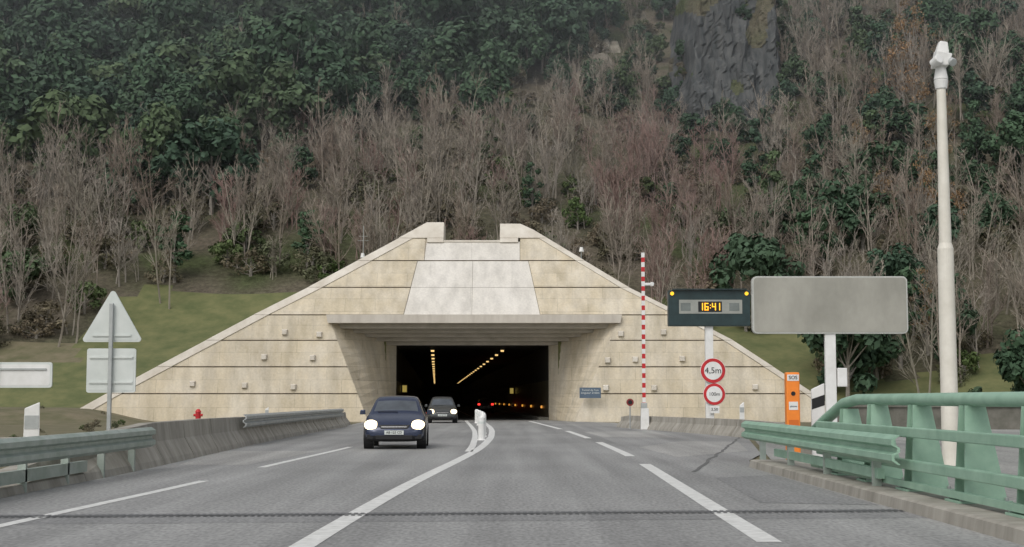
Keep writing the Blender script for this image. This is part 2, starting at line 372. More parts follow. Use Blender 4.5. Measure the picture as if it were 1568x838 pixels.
def coping(pts,w,sgn,m):
    for (x0,z0),(x1,z1) in zip(pts,pts[1:]):
        lo=[(x0,Yf(z0)-.16,z0),(x0+sgn*w,Yf(z0)-.16,z0),(x0+sgn*w,94.6,z0),(x0,94.6,z0)]
        hi=[(x1,Yf(z1)-.16,z1),(x1+sgn*w,Yf(z1)-.16,z1),(x1+sgn*w,94.6,z1),(x1,94.6,z1)]
        cp.hexa(lo,hi,m)
zz=[-.1,1.7,3.35,5.0,6.6,8.4,10.2,12.3]
for a,c in zip(zz,zz[1:]):
    coping([(Lx(max(a,0)) ,a+.006),(Lx(c),c-.006)],.93,1,M['coping'])
    coping([(Rx(max(a,0)) ,a+.006),(Rx(c),c-.006)],.58,-1,M['coping'])
def horn(P):
    cp.hexa([(x,Yf(z)-.2,z) for x,z in P],[(x,95,z) for x,z in P],M['coping'])
horn([(-7.35,11.75),(-4.42,11.75),(-4.42,12.85),(-5.55,12.85),(-6.45,12.3)])
horn([(2.2,11.75),(1.45,12.3),(.55,12.75),(-.78,12.75),(-.78,11.75)])
cp.box(-4.42,-.78,92.2,94.6,11.45,11.6,M['coping'])
horn([(-5.5,11.45),(-4.42,11.45),(-4.42,11.745),(-5.5,11.745)]); horn([(-.78,11.45),(.4,11.45),(.4,11.745),(-.78,11.745)])
cp.obj('coping',tp,bevel=.03)
ca=MB()
ca.hexa([(XL(6.0)-.2,89.0,6.08),(XR(6.0)+.2,89.0,6.08),(6.5,90.6,6.08),(-11.2,90.6,6.08)],[(XL(6.0)-.3,89.0,6.6),(XR(6.0)+.3,89.0,6.6),(6.6,90.6,6.6),(-11.3,90.6,6.6)],mat('canopy_concrete',(.60,.56,.49),.9,col2=(.47,.43,.37),scale=1.3,detail=10,stretch=(1,1,.3)))
N=5
for i in range(N):
    t0=i/N; t1=(i+1)/N
    y0=89.9+(95.0-89.9)*t0; y1=89.9+(95.0-89.9)*t1
    z=6.0-(6.0-4.9)*t1
    xa=-11.25+( -7.64+11.25)*t0-.1; xb=6.55+(2.42-6.55)*t0+.1
    xa1=-11.25+( -7.64+11.25)*t1-.1; xb1=6.55+(2.42-6.55)*t1+.1
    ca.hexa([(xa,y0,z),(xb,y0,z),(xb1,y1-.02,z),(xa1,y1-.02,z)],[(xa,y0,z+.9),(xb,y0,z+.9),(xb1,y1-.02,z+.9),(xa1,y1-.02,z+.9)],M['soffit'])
ca.obj('canopy',tp)
fl=MB()
for side in (0,1):
    for a in [i*.5 for i in range(13)]:
        for s0,s1 in ((0,.5),(.5,1)):
            def pt(z,s):
                X0=XL(z) if side==0 else XR(z); X1=-7.64 if side==0 else 2.42
                return (X0+(X1-X0)*s, Yf(z)-.1+(95-Yf(z)+.1)*s, z)
            c=a+.5
            fl.face([pt(a,s0),pt(a,s1),pt(c,s1),pt(c,s0)],M['stone'])
fl.obj('flared_wing_walls',tp,fix=False)
tb=MB()
y=95.0
while y<400:
    y1=y+15; c0,c1=tcx(y),tcx(y1)
    for sgn in (-1,1):
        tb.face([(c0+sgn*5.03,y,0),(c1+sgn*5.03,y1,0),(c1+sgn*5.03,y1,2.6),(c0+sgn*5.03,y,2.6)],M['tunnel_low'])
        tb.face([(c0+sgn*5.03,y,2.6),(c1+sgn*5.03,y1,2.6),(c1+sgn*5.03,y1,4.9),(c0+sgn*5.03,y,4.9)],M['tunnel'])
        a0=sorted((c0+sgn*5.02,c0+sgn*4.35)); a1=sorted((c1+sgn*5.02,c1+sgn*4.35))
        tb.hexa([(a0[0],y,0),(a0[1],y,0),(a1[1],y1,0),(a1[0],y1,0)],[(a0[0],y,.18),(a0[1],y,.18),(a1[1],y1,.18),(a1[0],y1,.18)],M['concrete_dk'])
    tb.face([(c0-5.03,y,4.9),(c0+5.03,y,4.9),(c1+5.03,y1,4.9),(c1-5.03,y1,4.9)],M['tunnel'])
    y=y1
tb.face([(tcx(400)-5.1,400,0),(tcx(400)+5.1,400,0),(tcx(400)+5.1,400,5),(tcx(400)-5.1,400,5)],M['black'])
tb.obj('tunnel_bore',tp,fix=False)
tl=MB()
for i in range(22):
    y=100+i*9.5; c=tcx(y)
    for o in (-2.65,2.2):
        tl.box(c+o-.11,c+o+.11,y-.15,y+.15,4.66,4.76,M['lampY']); tl.box(c+o-.17,c+o+.17,y-.5,y+.5,4.765,4.88,M['black'])
tl.obj('tunnel_ceiling_lamps',tp)
tw=MB()
for i in range(14):
    y=100+i*11; c=tcx(y)
    tw.box(c+4.86,c+4.98,y-.12,y+.12,.75,.92,M['reflO'])
    if i%3==0: tw.box(c-4.98,c-4.86,y-.1,y+.1,.75,.9,M['reflO'])
tw.obj('tunnel_wall_markers',tp)
for (x,y) in ((tcx(108)-4.75,108),(tcx(135)+4.7,135)):
    q=MB(); q.box(x-.16,x+.16,y-.05,y+.05,1.9,2.4,M['lampD']); q.box(x-.23,x+.23,y+.06,y+.16,1.85,2.45,M['black']); q.obj('tunnel_safety_sign',tp)
an=MB()
for x,z in [(-14.1,5.5),(-11.95,5.35),(-15.3,3.95),(-12.3,3.9),(-19.6,2.3),(-16.4,2.2),(-13.4,2.1),(6.75,5.4),(9.4,5.5),(5.9,3.75),(7.6,3.8),(10.5,3.85),(5.75,2.05),(8.7,2.05),(14.9,2.1)]:
    yy=Yf(z)-.1
    an.hexa([(x-.19,yy-.0,z-.19),(x+.19,yy,z-.19),(x+.19,yy,z+.19),(x-.19,yy,z+.19)],[(x-.14,yy-.22,z-.14),(x+.14,yy-.22,z-.14),(x+.14,yy-.22,z+.14),(x-.14,yy-.22,z+.14)],M['coping'])
an.obj('anchor_caps',tp,bevel=.02)
e=empty('tunnel_name_sign',(4.75,87.55,1.75)); q=MB(); q.box(-.65,.65,-.03,.03,-.32,.32,M['blue']); q.box(-.4,-.3,.03,.12,-.2,.2,M['galv']); q.box(.3,.4,.03,.12,-.2,.2,M['galv']); q.obj('plate',e)
text('Tunnel de Foix\nlongueur 2160m',.17,(0,-.036,.08),M['sign_white'],e)

# ---------------------------------------------------------------- barriers
Wp=[(0,-.155),(.02,-.15),(.08,-.11),(.08,-.05),(.02,-.02),(.02,.02),(.08,.05),(.08,.11),(.02,.15),(0,.155),(-.01,.15),(.05,.1),(.05,.06),(-.01,.02),(-.01,-.02),(.05,-.06),(.05,-.1),(-.01,-.15)]
def wbeam(name,path,z,m,side=1,postm=None,spacing=2.0,scale=1.25,posts=True):
    e=empty(name)
    q=MB(); q.sweep([(x,y,z) for x,y in path],[(u*side*scale,w*scale) for u,w in Wp],m); q.obj('w_beam',e,smooth=False)
    if posts:
        q=MB()
        for (x0,y0),(x1,y1) in zip(path,path[1:]):
            L=math.hypot(x1-x0,y1-y0); nn=max(1,int(L/spacing))
            for i in range(nn):
                t=(i+.5)/nn; x=x0+(x1-x0)*t-side*.1; y=y0+(y1-y0)*t
                q.box(x-.06,x+.06,y-.04,y+.04,-.05,z+.12,postm or m); q.box(min(x,x+side*.09),max(x,x+side*.09),y-.08,y+.08,z-.1,z+.1,postm or m)
        q.obj('posts',e)
    return e
wbeam('guardrail',[(-7.0,6),(-7.0,16),(-7.0,24),(-7.05,28.2)],.62,M['galv_g'],1,M['galv_g'])
q=MB(); q.sweep([(-7.08,8,.25),(-7.08,24,.25)],[(-.04,-.09),(.04,-.09),(.04,.09),(-.04,.09)],M['galv_g']); q.obj('guardrail_lower_rail')
def barrier(pts,sec):
    cb=MB()
    for (x0,y0,h0),(x1,y1,h1) in zip(pts,pts[1:]):
        L=math.hypot(x1-x0,y1-y0); k=max(1,round(L/3.0))
        for i in range(k):
            t0=i/k; t1=(i+1)/k-.025/max(L/k,.5)
            A=lambda t:(x0+(x1-x0)*t,y0+(y1-y0)*t,h0+(h1-h0)*t)
            cb.hexa(sec(*A(t0)),sec(*A(t1)),M['concrete'])
    cb.obj('concrete_barrier')
barrier([(-7.35,17,.12),(-7.3,21,.28),(-7.3,24,.5),(-7.35,27,.76),(-7.45,30,.86),(-7.75,37,.86),(-8.05,44,.82),(-8.3,55,.75),(-8.5,72,.7),(-9.2,80,.65)],
  lambda x,y,h:[(x-.55,y,-.05),(x+.28,y,-.05),(x+.22,y,.12),(x+.02,y,h*.55),(x-.03,y,h),(x-.3,y,h),(x-.5,y,.1)])
wbeam('guardrail',[(-7.82,42),(-8.1,55),(-8.25,70)],.72,M['galv'],1,M['galv'],posts=False)
lw=MB(); lw.sweep([(-40,31,0),(-16,33,0),(-8.6,36,0)],[(-.15,-.1),(.15,-.1),(.15,.45),(-.15,.45)],M['concrete']); lw.obj('low_concrete_wall',bevel=.03)
barrier([(5.4,71,.5),(5.6,69,.58),(7.0,61,.6),(8.3,53,.62),(8.6,47,.6),(8.2,40,.55),(6.6,33.5,.45)],
  lambda x,y,h:[(x+.4,y,-.05),(x-.3,y,-.05),(x-.24,y,.1),(x-.06,y,h*.6),(x-.03,y,h),(x+.2,y,h),(x+.35,y,.1)])
fw=MB(); fw.sweep([(14.5,66,0),(24,66,0),(40,62,0),(75,58,0)],[(-.2,-.1),(.2,-.1),(.2,1.0),(.3,1.0),(.3,1.15),(-.3,1.15),(-.3,1.0),(-.2,1.0)],M['concrete_dk']); fw.obj('retaining_wall')

bp_=empty('green_bridge_railing')
q=MB()
tube=[(.11*math.cos(t),.085*math.sin(t)) for t in [2*math.pi*i/14 for i in range(14)]]
q.sweep([(5.42,4,1.35),(5.42,12,1.35),(5.42,22.6,1.35),(5.40,23.4,1.29),(5.34,24.6,1.0),(5.3,25.4,.78)],tube,M['green']); q.obj('top_rail',bp_,smooth=True)
for z in (.92,.5):
    q=MB(); q.sweep([(5.2,4,z),(5.2,24.5,z)],[(-.05,-.065),(.05,-.065),(.05,.065),(-.05,.065)],M['green']); q.obj('middle_rail',bp_,bevel=.015)
q=MB(); q.sweep([(5.2,4,.24),(5.2,25,.24)],[(-.04,-.04),(.04,-.04),(.04,.04),(-.04,.04)],M['green']); q.obj('lower_rail',bp_)
for i,y in enumerate([4.4,6.5,8.6,10.7,12.8,14.9,17.0,19.2,21.4,23.2]):
    q=MB(); t=1.28 if y<23 else 1.2
    for yy,yt in ((y-.2,y-.11),(y+.19,y+.10)):
        q.hexa([(5.24,yy-.015,.15),(5.74,yy-.015,.15),(5.74,yy+.015,.15),(5.24,yy+.015,.15)],[(5.30,yt-.015,t),(5.54,yt-.015,t),(5.54,yt+.015,t),(5.30,yt+.015,t)],M['green'])
    q.hexa([(5.43,y-.2,.15),(5.46,y-.2,.15),(5.46,y+.2,.15),(5.43,y+.2,.15)],[(5.41,y-.1,t),(5.44,y-.1,t),(5.44,y+.1,t),(5.41,y+.1,t)],M['green'])
    q.box(5.15,5.78,y-.27,y+.27,.152,.18,M['green'])
    for sx in (5.2,5.72):
        q.cyl((sx,y-.23,.18),(sx,y-.23,.22),.025,.025,M['galv'],6); q.cyl((sx,y+.23,.18),(sx,y+.23,.22),.025,.025,M['galv'],6)
    q.obj('post',bp_)
wbeam('green_guardrail',[(4.98,18.6),(5.0,25),(5.02,31)],.7,M['green'],-1,M['galv_g'],spacing=2.6)
q=MB(); q.sweep([(5.1,20,.33),(5.12,28,.33)],[(-.05,-.07),(.05,-.07),(.05,.07),(-.05,.07)],M['green']); q.obj('guardrail_lower_rail')

# ---------------------------------------------------------------- signs
def rounded(w,h,r,n=5):
    P=[]
    for cx,cz,a0 in ((w/2-r,h/2-r,0),(-w/2+r,h/2-r,90),(-w/2+r,-h/2+r,180),(w/2-r,-h/2+r,270)):
        for i in range(n+1):
            a=math.radians(a0+90*i/n); P.append((cx+r*math.cos(a),cz+r*math.sin(a)))
    return P
def plate(mb,P,y0,y1,m,cx=0,cz=0):
    mb.hexa([(x+cx,y0,z+cz) for x,z in P],[(x+cx,y1,z+cz) for x,z in P],m)
e=empty('triangular_warning_sign',(-8.35,30,0))
q=MB()
def tri(s,r):
    H=s*.866; C=[(-s/2,-H/3),(s/2,-H/3),(0,2*H/3)]; P=[]
    for i,(x,z) in enumerate(C):
        d=math.hypot(x,z); cx,cz=x*(1-2*r/d),z*(1-2*r/d); a0=math.degrees(math.atan2(z,x))
        for k in range(-3,4):
            a=math.radians(a0+k*20); P.append((cx+r*math.cos(a),cz+r*math.sin(a)))
    return P
plate(q,tri(1.3,.06),-.02,.02,M['sign_white'],0,2.92); plate(q,tri(1.16,.05),-.026,-.0202,M['sign_white'],0,2.92); q.obj('sign_plate',e)
q=MB(); plate(q,rounded(1.02,.92,.05),-.02,.02,M['sign_white'],0,1.95); plate(q,rounded(.94,.84,.04),-.026,-.0202,M['sign_white'],0,1.95)
q.box(-.45,.45,-.05,-.027,2.2,2.24,M['sign_white']); q.box(-.45,.45,-.05,-.027,1.68,1.72,M['sign_white']); q.box(-.4,.4,-.05,-.027,2.66,2.7,M['sign_white']); q.obj('supplementary_panel',e)
q=MB(); q.box(-.04,.04,-.13,-.052,-.05,3.35,M['galv']); q.obj('post',e,bevel=.01)
e=empty('rectangular_road_sign',(-9.0,26,0))
q=MB(); plate(q,rounded(1.2,.46,.05),-.02,.02,M['sign_white'],.1,1.79); plate(q,rounded(1.12,.38,.04),-.024,-.0202,M['white'],.1,1.79); q.box(-.35,-.28,-.1,-.03,-.05,2.15,M['galv']); q.box(-.4,.6,-.05,-.03,1.88,1.91,M['galv']); q.obj('sign_plate',e)
def delineator(name,x,y,h,w=.14,z0=0):
    e=empty(name,(x,y,z0))
    q=MB(); q.hexa([(-w,-.05,0),(w,-.05,0),(w*.7,.08,0),(-w*.7,.08,0)],[(-w*.9,-.05,h-.12),(w*.9,-.05,h),(w*.6,.08,h),(-w*.6,.08,h-.12)],M['white']); q.obj('post',e,bevel=.02)
    q=MB(); q.box(-w*.8,w*.8,-.058,-.051,h*.6,h*.8,M['galv']); q.obj('reflector',e)
    return e
delineator('roadside_delineator_post',-9.3,28,1.3,.17); delineator('roadside_delineator_post',-14.6,86,.9,.12); delineator('roadside_delineator_post',8.6,54,.95,.1,.3)
e=empty('striped_marker_post',(7.0,33,0))
q=MB(); q.hexa([(-.15,-.04,0),(.15,-.04,0),(.15,.06,0),(-.15,.06,0)],[(-.15,-.04,1.58),(.15,-.04,1.72),(.15,.06,1.72),(-.15,.06,1.58)],M['white']); q.obj('post',e,bevel=.015)
q=MB()
q.hexa([(-.149,-.046,1.12),(.149,-.046,1.22),(.149,-.042,1.22),(-.149,-.042,1.12)],[(-.149,-.046,1.36),(.149,-.046,1.46),(.149,-.042,1.46),(-.149,-.042,1.36)],M['black']); q.obj('black_band',e)
e=empty('orange_emergency_phone',(6.22,32,0))
q=MB(); q.box(-.15,.15,-.12,.12,.0,1.95,M['orange']); q.obj('column',e,bevel=.03)
q=MB(); q.box(-.13,.13,-.127,-.122,1.76,1.9,M['white']); q.box(-.1,.1,-.128,-.122,1.12,1.3,M['white']); q.cyl((0,-.122,1.48),(0,-.13,1.48),.05,.05,M['black'],12); q.box(-.11,.11,-.127,-.122,.5,.9,mat('orange_dark',(.6,.14,.02),.5,var=.1)); q.obj('panels',e)
text('SOS',.11,(0,-.132,1.83),M['black'],e); text('phone',.06,(0,-.132,1.2),M['blue'],e)
e=empty('electronic_message_sign',(7.95,58,0))
q=MB(); plate(q,rounded(3.3,1.45,.06),-.25,.2,M['darkteal'],0,5.02); q.obj('housing',e,bevel=.02)
q=MB(); q.box(-1.22,1.32,-.262,-.252,4.79,5.35,mat('display_recess',(.30,.31,.28),.4,var=.1)); q.box(-.45,.5,-.27,-.2635,4.86,5.28,M['black']); 
for sx in (-1,1): q.box(sx*.98-.18,sx*.98+.22,-.27,-.2635,4.9,5.22,M['display'])
q.box(-1.5,1.5,-.4,-.25,5.75,5.79,M['darkteal']); q.obj('display_window',e)
q=MB()
SEG={'1':'bc','6':'afedcg','4':'fgbc'}
def seg(ch,x,z,w,h):
    t=.04
    R={'a':(x,x+w,z+h-t,z+h),'g':(x,x+w,z+h/2-t/2,z+h/2+t/2),'d':(x,x+w,z,z+t),'f':(x,x+t,z+h/2,z+h),'b':(x+w-t,x+w,z+h/2,z+h),'e':(x,x+t,z,z+h/2),'c':(x+w-t,x+w,z,z+h/2)}
    for s_ in SEG[ch]:
        a=R[s_]; q.box(a[0],a[1],-.279,-.2705-ord(s_)%3*.001,a[2],a[3],M['amber'])
for ch,x in (('1',-.42),('6',-.2),('4',.1),('1',.27)): seg(ch,x,4.92,.16,.3)
q.box(.02,.055,-.279,-.271,5.0,5.04,M['amber']); q.box(.02,.055,-.279,-.271,5.11,5.15,M['amber']); q.obj('amber_digits',e)
q=MB()
for sx in (-1.5,1.5):
    q.cyl((sx,-.255,5.6),(sx,-.30,5.6),.075,.075,M['amber'],12)
q.obj('flashing_lamps',e)
q=MB(); q.box(-.16,.16,-.12,.12,-.05,4.3,M['white']); q.box(-.3,.3,-.2,.2,-.05,.25,M['concrete']); q.obj('post',e,bevel=.02)
def disc(e,z,r,ts,txt,x=0.1):
    q=MB(); q.cyl((x,-.2,z),(x,-.23,z),r,r,M['red'],40); q.cyl((x,-.2302,z),(x,-.235,z),r*.74,r*.74,M['white'],40); q.cyl((x,-.19,z),(x,-.2,z),r*1.04,r*1.04,M['white'],40); q.obj('round_plate',e)
    text(txt,ts,(x,-.24,z),M['black'],e)
disc(e,2.5,.49,.34,'4,5m',.12); disc(e,1.56,.43,.2,'100m',.16)
q=MB(); plate(q,rounded(.4,.3,.03),-.22,-.19,M['white'],.16,.95)
q.obj('small_plate',e); text('3,50',.16,(.16,-.226,.95),M['black'],e)
e=empty('large_information_sign',(8.85,40,0))
q=MB(); plate(q,rounded(4.32,1.6,.14),-.12,.1,M['signrim'],0,3.97); plate(q,rounded(4.24,1.52,.1),-.13,-.1202,M['signback'],0,3.97); q.obj('panel',e,bevel=.015)
q=MB(); q.box(-.15,.15,-.08,.08,-.05,3.2,M['white']); q.box(-.2,.2,-.12,.12,-.05,.1,M['concrete']); q.box(.17,.44,-.12,.08,1.7,2.22,M['white']); q.obj('post_with_cabinet',e,bevel=.02)
e=empty('street_lamp',(9.1,30,0))
q=MB(); q.cyl((0,0,-.1),(0,0,4.5),.18,.165,M['cream'],24); q.cyl((0,0,4.5),(0,0,4.62),.165,.13,M['cream'],24); q.cyl((0,0,4.62),(0,0,7.95),.13,.095,M['cream'],24); q.obj('mast',e,smooth=False)
q=MB(); q.cyl((0,0,7.9),(0,0,8.1),.12,.15,M['white'],16); q.cyl((0,0,8.1),(0,0,8.4),.15,.10,M['white'],16)
q.hexa([(-.2,-.15,8.38),(.12,-.2,8.38),(.16,.15,8.38),(-.16,.2,8.38)],[(-.12,-.2,8.7),(.2,-.22,8.62),(.18,.1,8.66),(-.1,.12,8.74)],M['white'])
q.hexa([(-.1,-.1,8.7),(.16,-.12,8.66),(.16,.1,8.66),(-.1,.1,8.7)],[(-.02,-.1,8.93),(.14,-.1,8.9),(.14,.08,8.9),(-.02,.08,8.93)],M['white'])
q.cyl((-.2,-.1,8.42),(-.1,-.28,8.5),.09,.11,M['white'],14); q.cyl((.16,-.1,8.5),(.2,-.24,8.42),.08,.09,M['galv'],14)
q.obj('lamp_head',e,bevel=.02)
e=empty('raised_barrier_arm',(5.95,65,0))
q=MB(); nseg=32
for i in range(nseg):
    z0=1.0+i*7.0/nseg; z1=z0+7.0/nseg
    q.box(-.075,.075,-.04,.04,z0,z1,M['red'] if i%2==0 else M['white'])
q.obj('striped_arm',e)
q=MB(); q.hexa([(-.16,-.2,0),(.22,-.2,0),(.22,.2,0),(-.16,.2,0)],[(-.14,-.18,.95),(.2,-.18,.95),(.2,.18,.95),(-.14,.18,.95)],M['white']); q.box(-.14,.14,-.1,.1,.95,1.2,M['galv']); q.box(.05,.42,-.05,.05,6.5,6.62,M['white']); q.cyl((.4,-.1,6.56),(.4,.1,6.56),.1,.1,M['white'],12); q.obj('housing',e,bevel=.02)
e=empty('small_round_sign',(5.4,66,0)); q=MB(); q.cyl((0,0,0),(0,0,1.1),.03,.03,M['galv'],8); q.cyl((0,-.04,1.22),(0,-.07,1.22),.17,.17,mat('dull_red',(.22,.03,.03),.6,var=.2),20); q.cyl((0,-.072,1.22),(0,-.078,1.22),.1,.1,M['black'],20); q.obj('sign',e)
e=empty('fire_hydrant',(-18.7,86,0)); q=MB(); q.cyl((0,0,-.05),(0,0,.6),.16,.16,M['red'],14); q.cyl((0,0,.6),(0,0,.78),.2,.08,M['red'],14); q.cyl((-.27,0,.42),(.27,0,.42),.08,.08,M['red'],10); q.cyl((0,0,-.05),(0,0,.08),.24,.24,M['red'],14); q.obj('body',e)
for (x,y,z0,h) in ((4.6,95,10.2,1.75),(-10.2,98,9.6,2.6)):
    e=empty('small_lamp_mast',(x,y,z0)); q=MB(); q.cyl((0,0,-1),(0,0,h*.6),.035,.03,M['galv'],8); q.cyl((0,0,h*.6),(0,-.25,h*.62),.03,.03,M['galv'],8)  # small lamp on a thin pole, head modelled unlit
    q.cyl((0,-.3,h*.6-.15),(0,-.3,h*.6+.15),.17,.1,M['white'],12); 
    if h>2: q.cyl((0,0,h*.6),(0,0,h*1.4),.025,.02,M['galv'],8); q.box(-.4,.4,-.01,.01,h,h+.02,M['galv']); q.box(-.3,.3,-.01,.01,h+.3,h+.32,M['galv'])
    q.obj('mast',e)

# ---------------------------------------------------------------- cars
def car(name,loc,paint,rotz=0,lights=True,rear=False,hs=1.0):
    e=empty(name,loc); e.rotation_euler=(0,0,rotz)
    ST=[(0.0,.60,.30,.46,.50,.50),(.05,.74,.24,.56,.60,.62),(.22,.81,.2,.66,.66,.74),(.6,.845,.19,.76,.70,.86),(1.0,.85,.19,.85,.72,.94),(1.12,.85,.19,.88,.74,.98),(1.75,.85,.19,.92,.61,1.37),(2.05,.85,.19,.93,.59,1.45),(2.9,.85,.19,.94,.58,1.46),(3.45,.84,.2,.94,.56,1.38),(3.62,.84,.22,.94,.58,1.28),(3.86,.80,.26,.92,.62,.98),(3.96,.76,.3,.86,.6,.88),(4.0,.66,.36,.7,.5,.7)]
    mb=MB(); ring=[]; k=mb.mi(paint); kg=mb.mi(M['glass']); kb=mb.mi(M['black'])
    for (s,w,zl,zs,rw,zr) in ST:
        zr*=hs if zr>1 else 1
        half=[(0,zl),(w*.8,zl),(w*.97,zl+.1),(w,.5*(zl+zs)),(w*.985,zs-.05),(w*.95,zs),(rw+.02,zr-.07),(rw-.06,zr-.015),(rw*.5,zr),(0,zr+.01)]
        full=half+[(-x,z) for x,z in half[-2:0:-1]]
        ring.append([(x,s,z) for x,z in full])
    n=len(ring[0])
    for r in ring: mb.v+=r
    for i in range(len(ring)-1):
        for j in range(n):
            jj=(j+1)%n; mb.f.append([i*n+j,i*n+jj,(i+1)*n+jj,(i+1)*n+j])
            jm=j if j<9 else 17-j
            g=k
            if jm==5 and 5<=i<=9: g=kg
            if jm in(7,8) and i==5: g=kg
            if jm in(7,8) and i==10: g=kg
            if jm<=1: g=kb
            mb.m.append(g)
    mb.f.append(list(range(n))); mb.m.append(k); mb.f.append([(len(ring)-1)*n+j for j in range(n)]); mb.m.append(k)
    o=mb.obj('body',e,smooth=True)
    sd=o.modifiers.new('sub','SUBSURF'); sd.levels=2; sd.render_levels=2
    q=MB()
    q.hexa([(-.36,.02,.55),(.36,.02,.55),(.36,.2,.55),(-.36,.2,.55)],[(-.42,.06,.66),(.42,.06,.66),(.42,.24,.66),(-.42,.24,.66)],M['black'])
    q.box(-.5,.5,-.008,.2,.27,.38,M['black']); q.box(-.74,-.56,.03,.2,.28,.4,M['black']); q.box(.56,.74,.03,.2,.28,.4,M['black'])
    q.box(-.35,.35,-.0,.1,.595,.612,M['chrome'])
    q.obj('grille',e,bevel=.015)
    q=MB(); q.box(-.26,.26,-.03,0,.40,.51,M['sign_white']); q.obj('number_plate',e); text('AB 123 CD',.09,(0,-.034,.455),M['black'],e)
    q=MB(); q.hexa([(-.5,1.13,1.0),(.05,1.1,1.0),(.05,1.12,1.0),(-.5,1.15,1.0)],[(-.5,1.13,1.015),(.05,1.1,1.015),(.05,1.12,1.015),(-.5,1.15,1.015)],M['black']); q.obj('wiper',e)
    if rear:
        q=MB(); q.box(-.26,.26,4.0,4.03,.6,.71,M['white']); q.obj('rear_plate',e)
    for s in (-1,1):
        q=MB()
        cx=s*.64; P=[( .17*math.cos(t),.12*math.sin(t)) for t in [2*math.pi*i/18 for i in range(18)]]
        q.hexa([(cx+x,.02+abs(cx+x)*.09-.02,.645+z) for x,z in P],[(cx+x*1.1,.28,.67+z*1.05) for x,z in P],M['head'] if lights else M['headp'])
        q.obj('headlight',e)
        q=MB(); q.box(s*.66-.12,s*.66+.12,3.84,4.02,.78,.96,M['tail']); q.obj('tail_light',e)
        q=MB(); q.hexa([(s*.86,1.2,.93),(s*1.02,1.22,.93),(s*1.02,1.32,.93),(s*.86,1.34,.93)],[(s*.87,1.2,1.07),(s*1.0,1.22,1.06),(s*1.0,1.32,1.06),(s*.87,1.34,1.07)],paint); q.obj('mirror',e,bevel=.02)
        for yy in (.75,3.25):
            q=MB(); x0=s*.66; x1=s*.855; q.cyl((x0,yy,.31),(x1,yy,.31),.31,.31,M['tyre'],28); q.cyl((x1,yy,.31),(x1+s*.012,yy,.31),.2,.19,M['rim'],20); q.obj('wheel',e,bevel=.03)
            q=MB(); q.cyl((s*.6,yy,.34),(s*.852,yy,.34),.37,.37,M['black'],28); q.obj('wheel_arch',e)
    return e
car('oncoming_car',(-3.2,39.2,0),M['carblue'],rotz=math.radians(2))
car('oncoming_car',(-3.95,82,0),M['cargrey'],rotz=math.radians(3),hs=1.04)
c=car('car_in_tunnel',(tcx(142)+2.3,146,0),M['cargrey'],rotz=math.pi+.053,rear=True)

# ---------------------------------------------------------------- vegetation
ML={}  # foliage palettes are lightened partly to suggest distance haze
ML['ever']=leafmat('evergreen_leaves',[(.042,.078,.044),(.060,.104,.056),(.050,.088,.056),(.085,.122,.058)])
ML['green']=leafmat('green_shrub_leaves',[(.07,.11,.035),(.10,.135,.05),(.085,.115,.05),(.08,.09,.04)])
ML['brown']=leafmat('dry_scrub_leaves',[(.155,.125,.085),(.11,.105,.065),(.18,.14,.10),(.095,.11,.06),(.15,.11,.08)])
ML['orange']=leafmat('autumn_leaves',[(.27,.17,.09),(.24,.16,.085),(.20,.14,.085)])
ML['bark']=leafmat('bare_twigs',[(.24,.205,.165),(.32,.29,.25),(.225,.18,.145),(.34,.30,.25),(.24,.22,.175)],lo=.75,hi=1.25)
ML['red']=leafmat('reddish_twigs',[(.28,.19,.165),(.30,.225,.195),(.25,.175,.15)],lo=.75,hi=1.25)
ML['trunk']=mat('bark',(.24,.22,.19),.9,var=.3,scale=6)

def leafy(name,seed,h,rad,lm,nclump=30,per=110,ls=.2,trunk=True,low=.25):
    R=random.Random(seed); mb=MB(); k=mb.mi(lm); kt=mb.mi(ML['trunk'])
    if trunk:
        mb.cyl((0,0,-.5),(R.uniform(-.2,.2),R.uniform(-.2,.2),h*.6),.16,.06,ML['trunk'],6)
    for c in range(nclump):
        while True:
            u=Vector((R.uniform(-1,1),R.uniform(-1,1),R.uniform(-1,1)))
            if .25<u.length<1: break
        t=(u.z+1)/2; wd=(1-abs(t-.4)**1.6*1.1)
        cc=Vector((u.x*rad*wd,u.y*rad*wd,h*(low+(.97-low)*t)))
        cr=rad*R.uniform(.24,.42)
        if trunk and R.random()<.5:
            mb.cyl((0,0,cc.z*.5),cc,.05,.02,ML['trunk'],4)
        for i in range(per):
            d=Vector((R.gauss(0,1),R.gauss(0,1),R.gauss(0,1))).normalized()
            p=cc+Vector((d.x,d.y,d.z*.75))*cr*R.uniform(.55,1.08)
            nn=(d+Vector((R.uniform(-.7,.7),R.uniform(-.7,.7),R.uniform(-.2,.9)))).normalized()
            a=nn.orthogonal().normalized(); a=Matrix.Rotation(R.uniform(0,6.3),3,nn)@a; b_=nn.cross(a)
            s=ls*R.uniform(.6,1.3); bb=len(mb.v)
            mb.v+=[tuple(p+a*s),tuple(p+b_*s*.6),tuple(p-a*s),tuple(p-b_*s*.6)]
            mb.f.append([bb,bb+1,bb+2,bb+3]); mb.m.append(k)
    me=bpy.data.meshes.new(name); me.from_pydata(mb.v,[],mb.f)
    for m in mb.mats: me.materials.append(m)
    me.polygons.foreach_set('material_index',mb.m); me.update(); return me

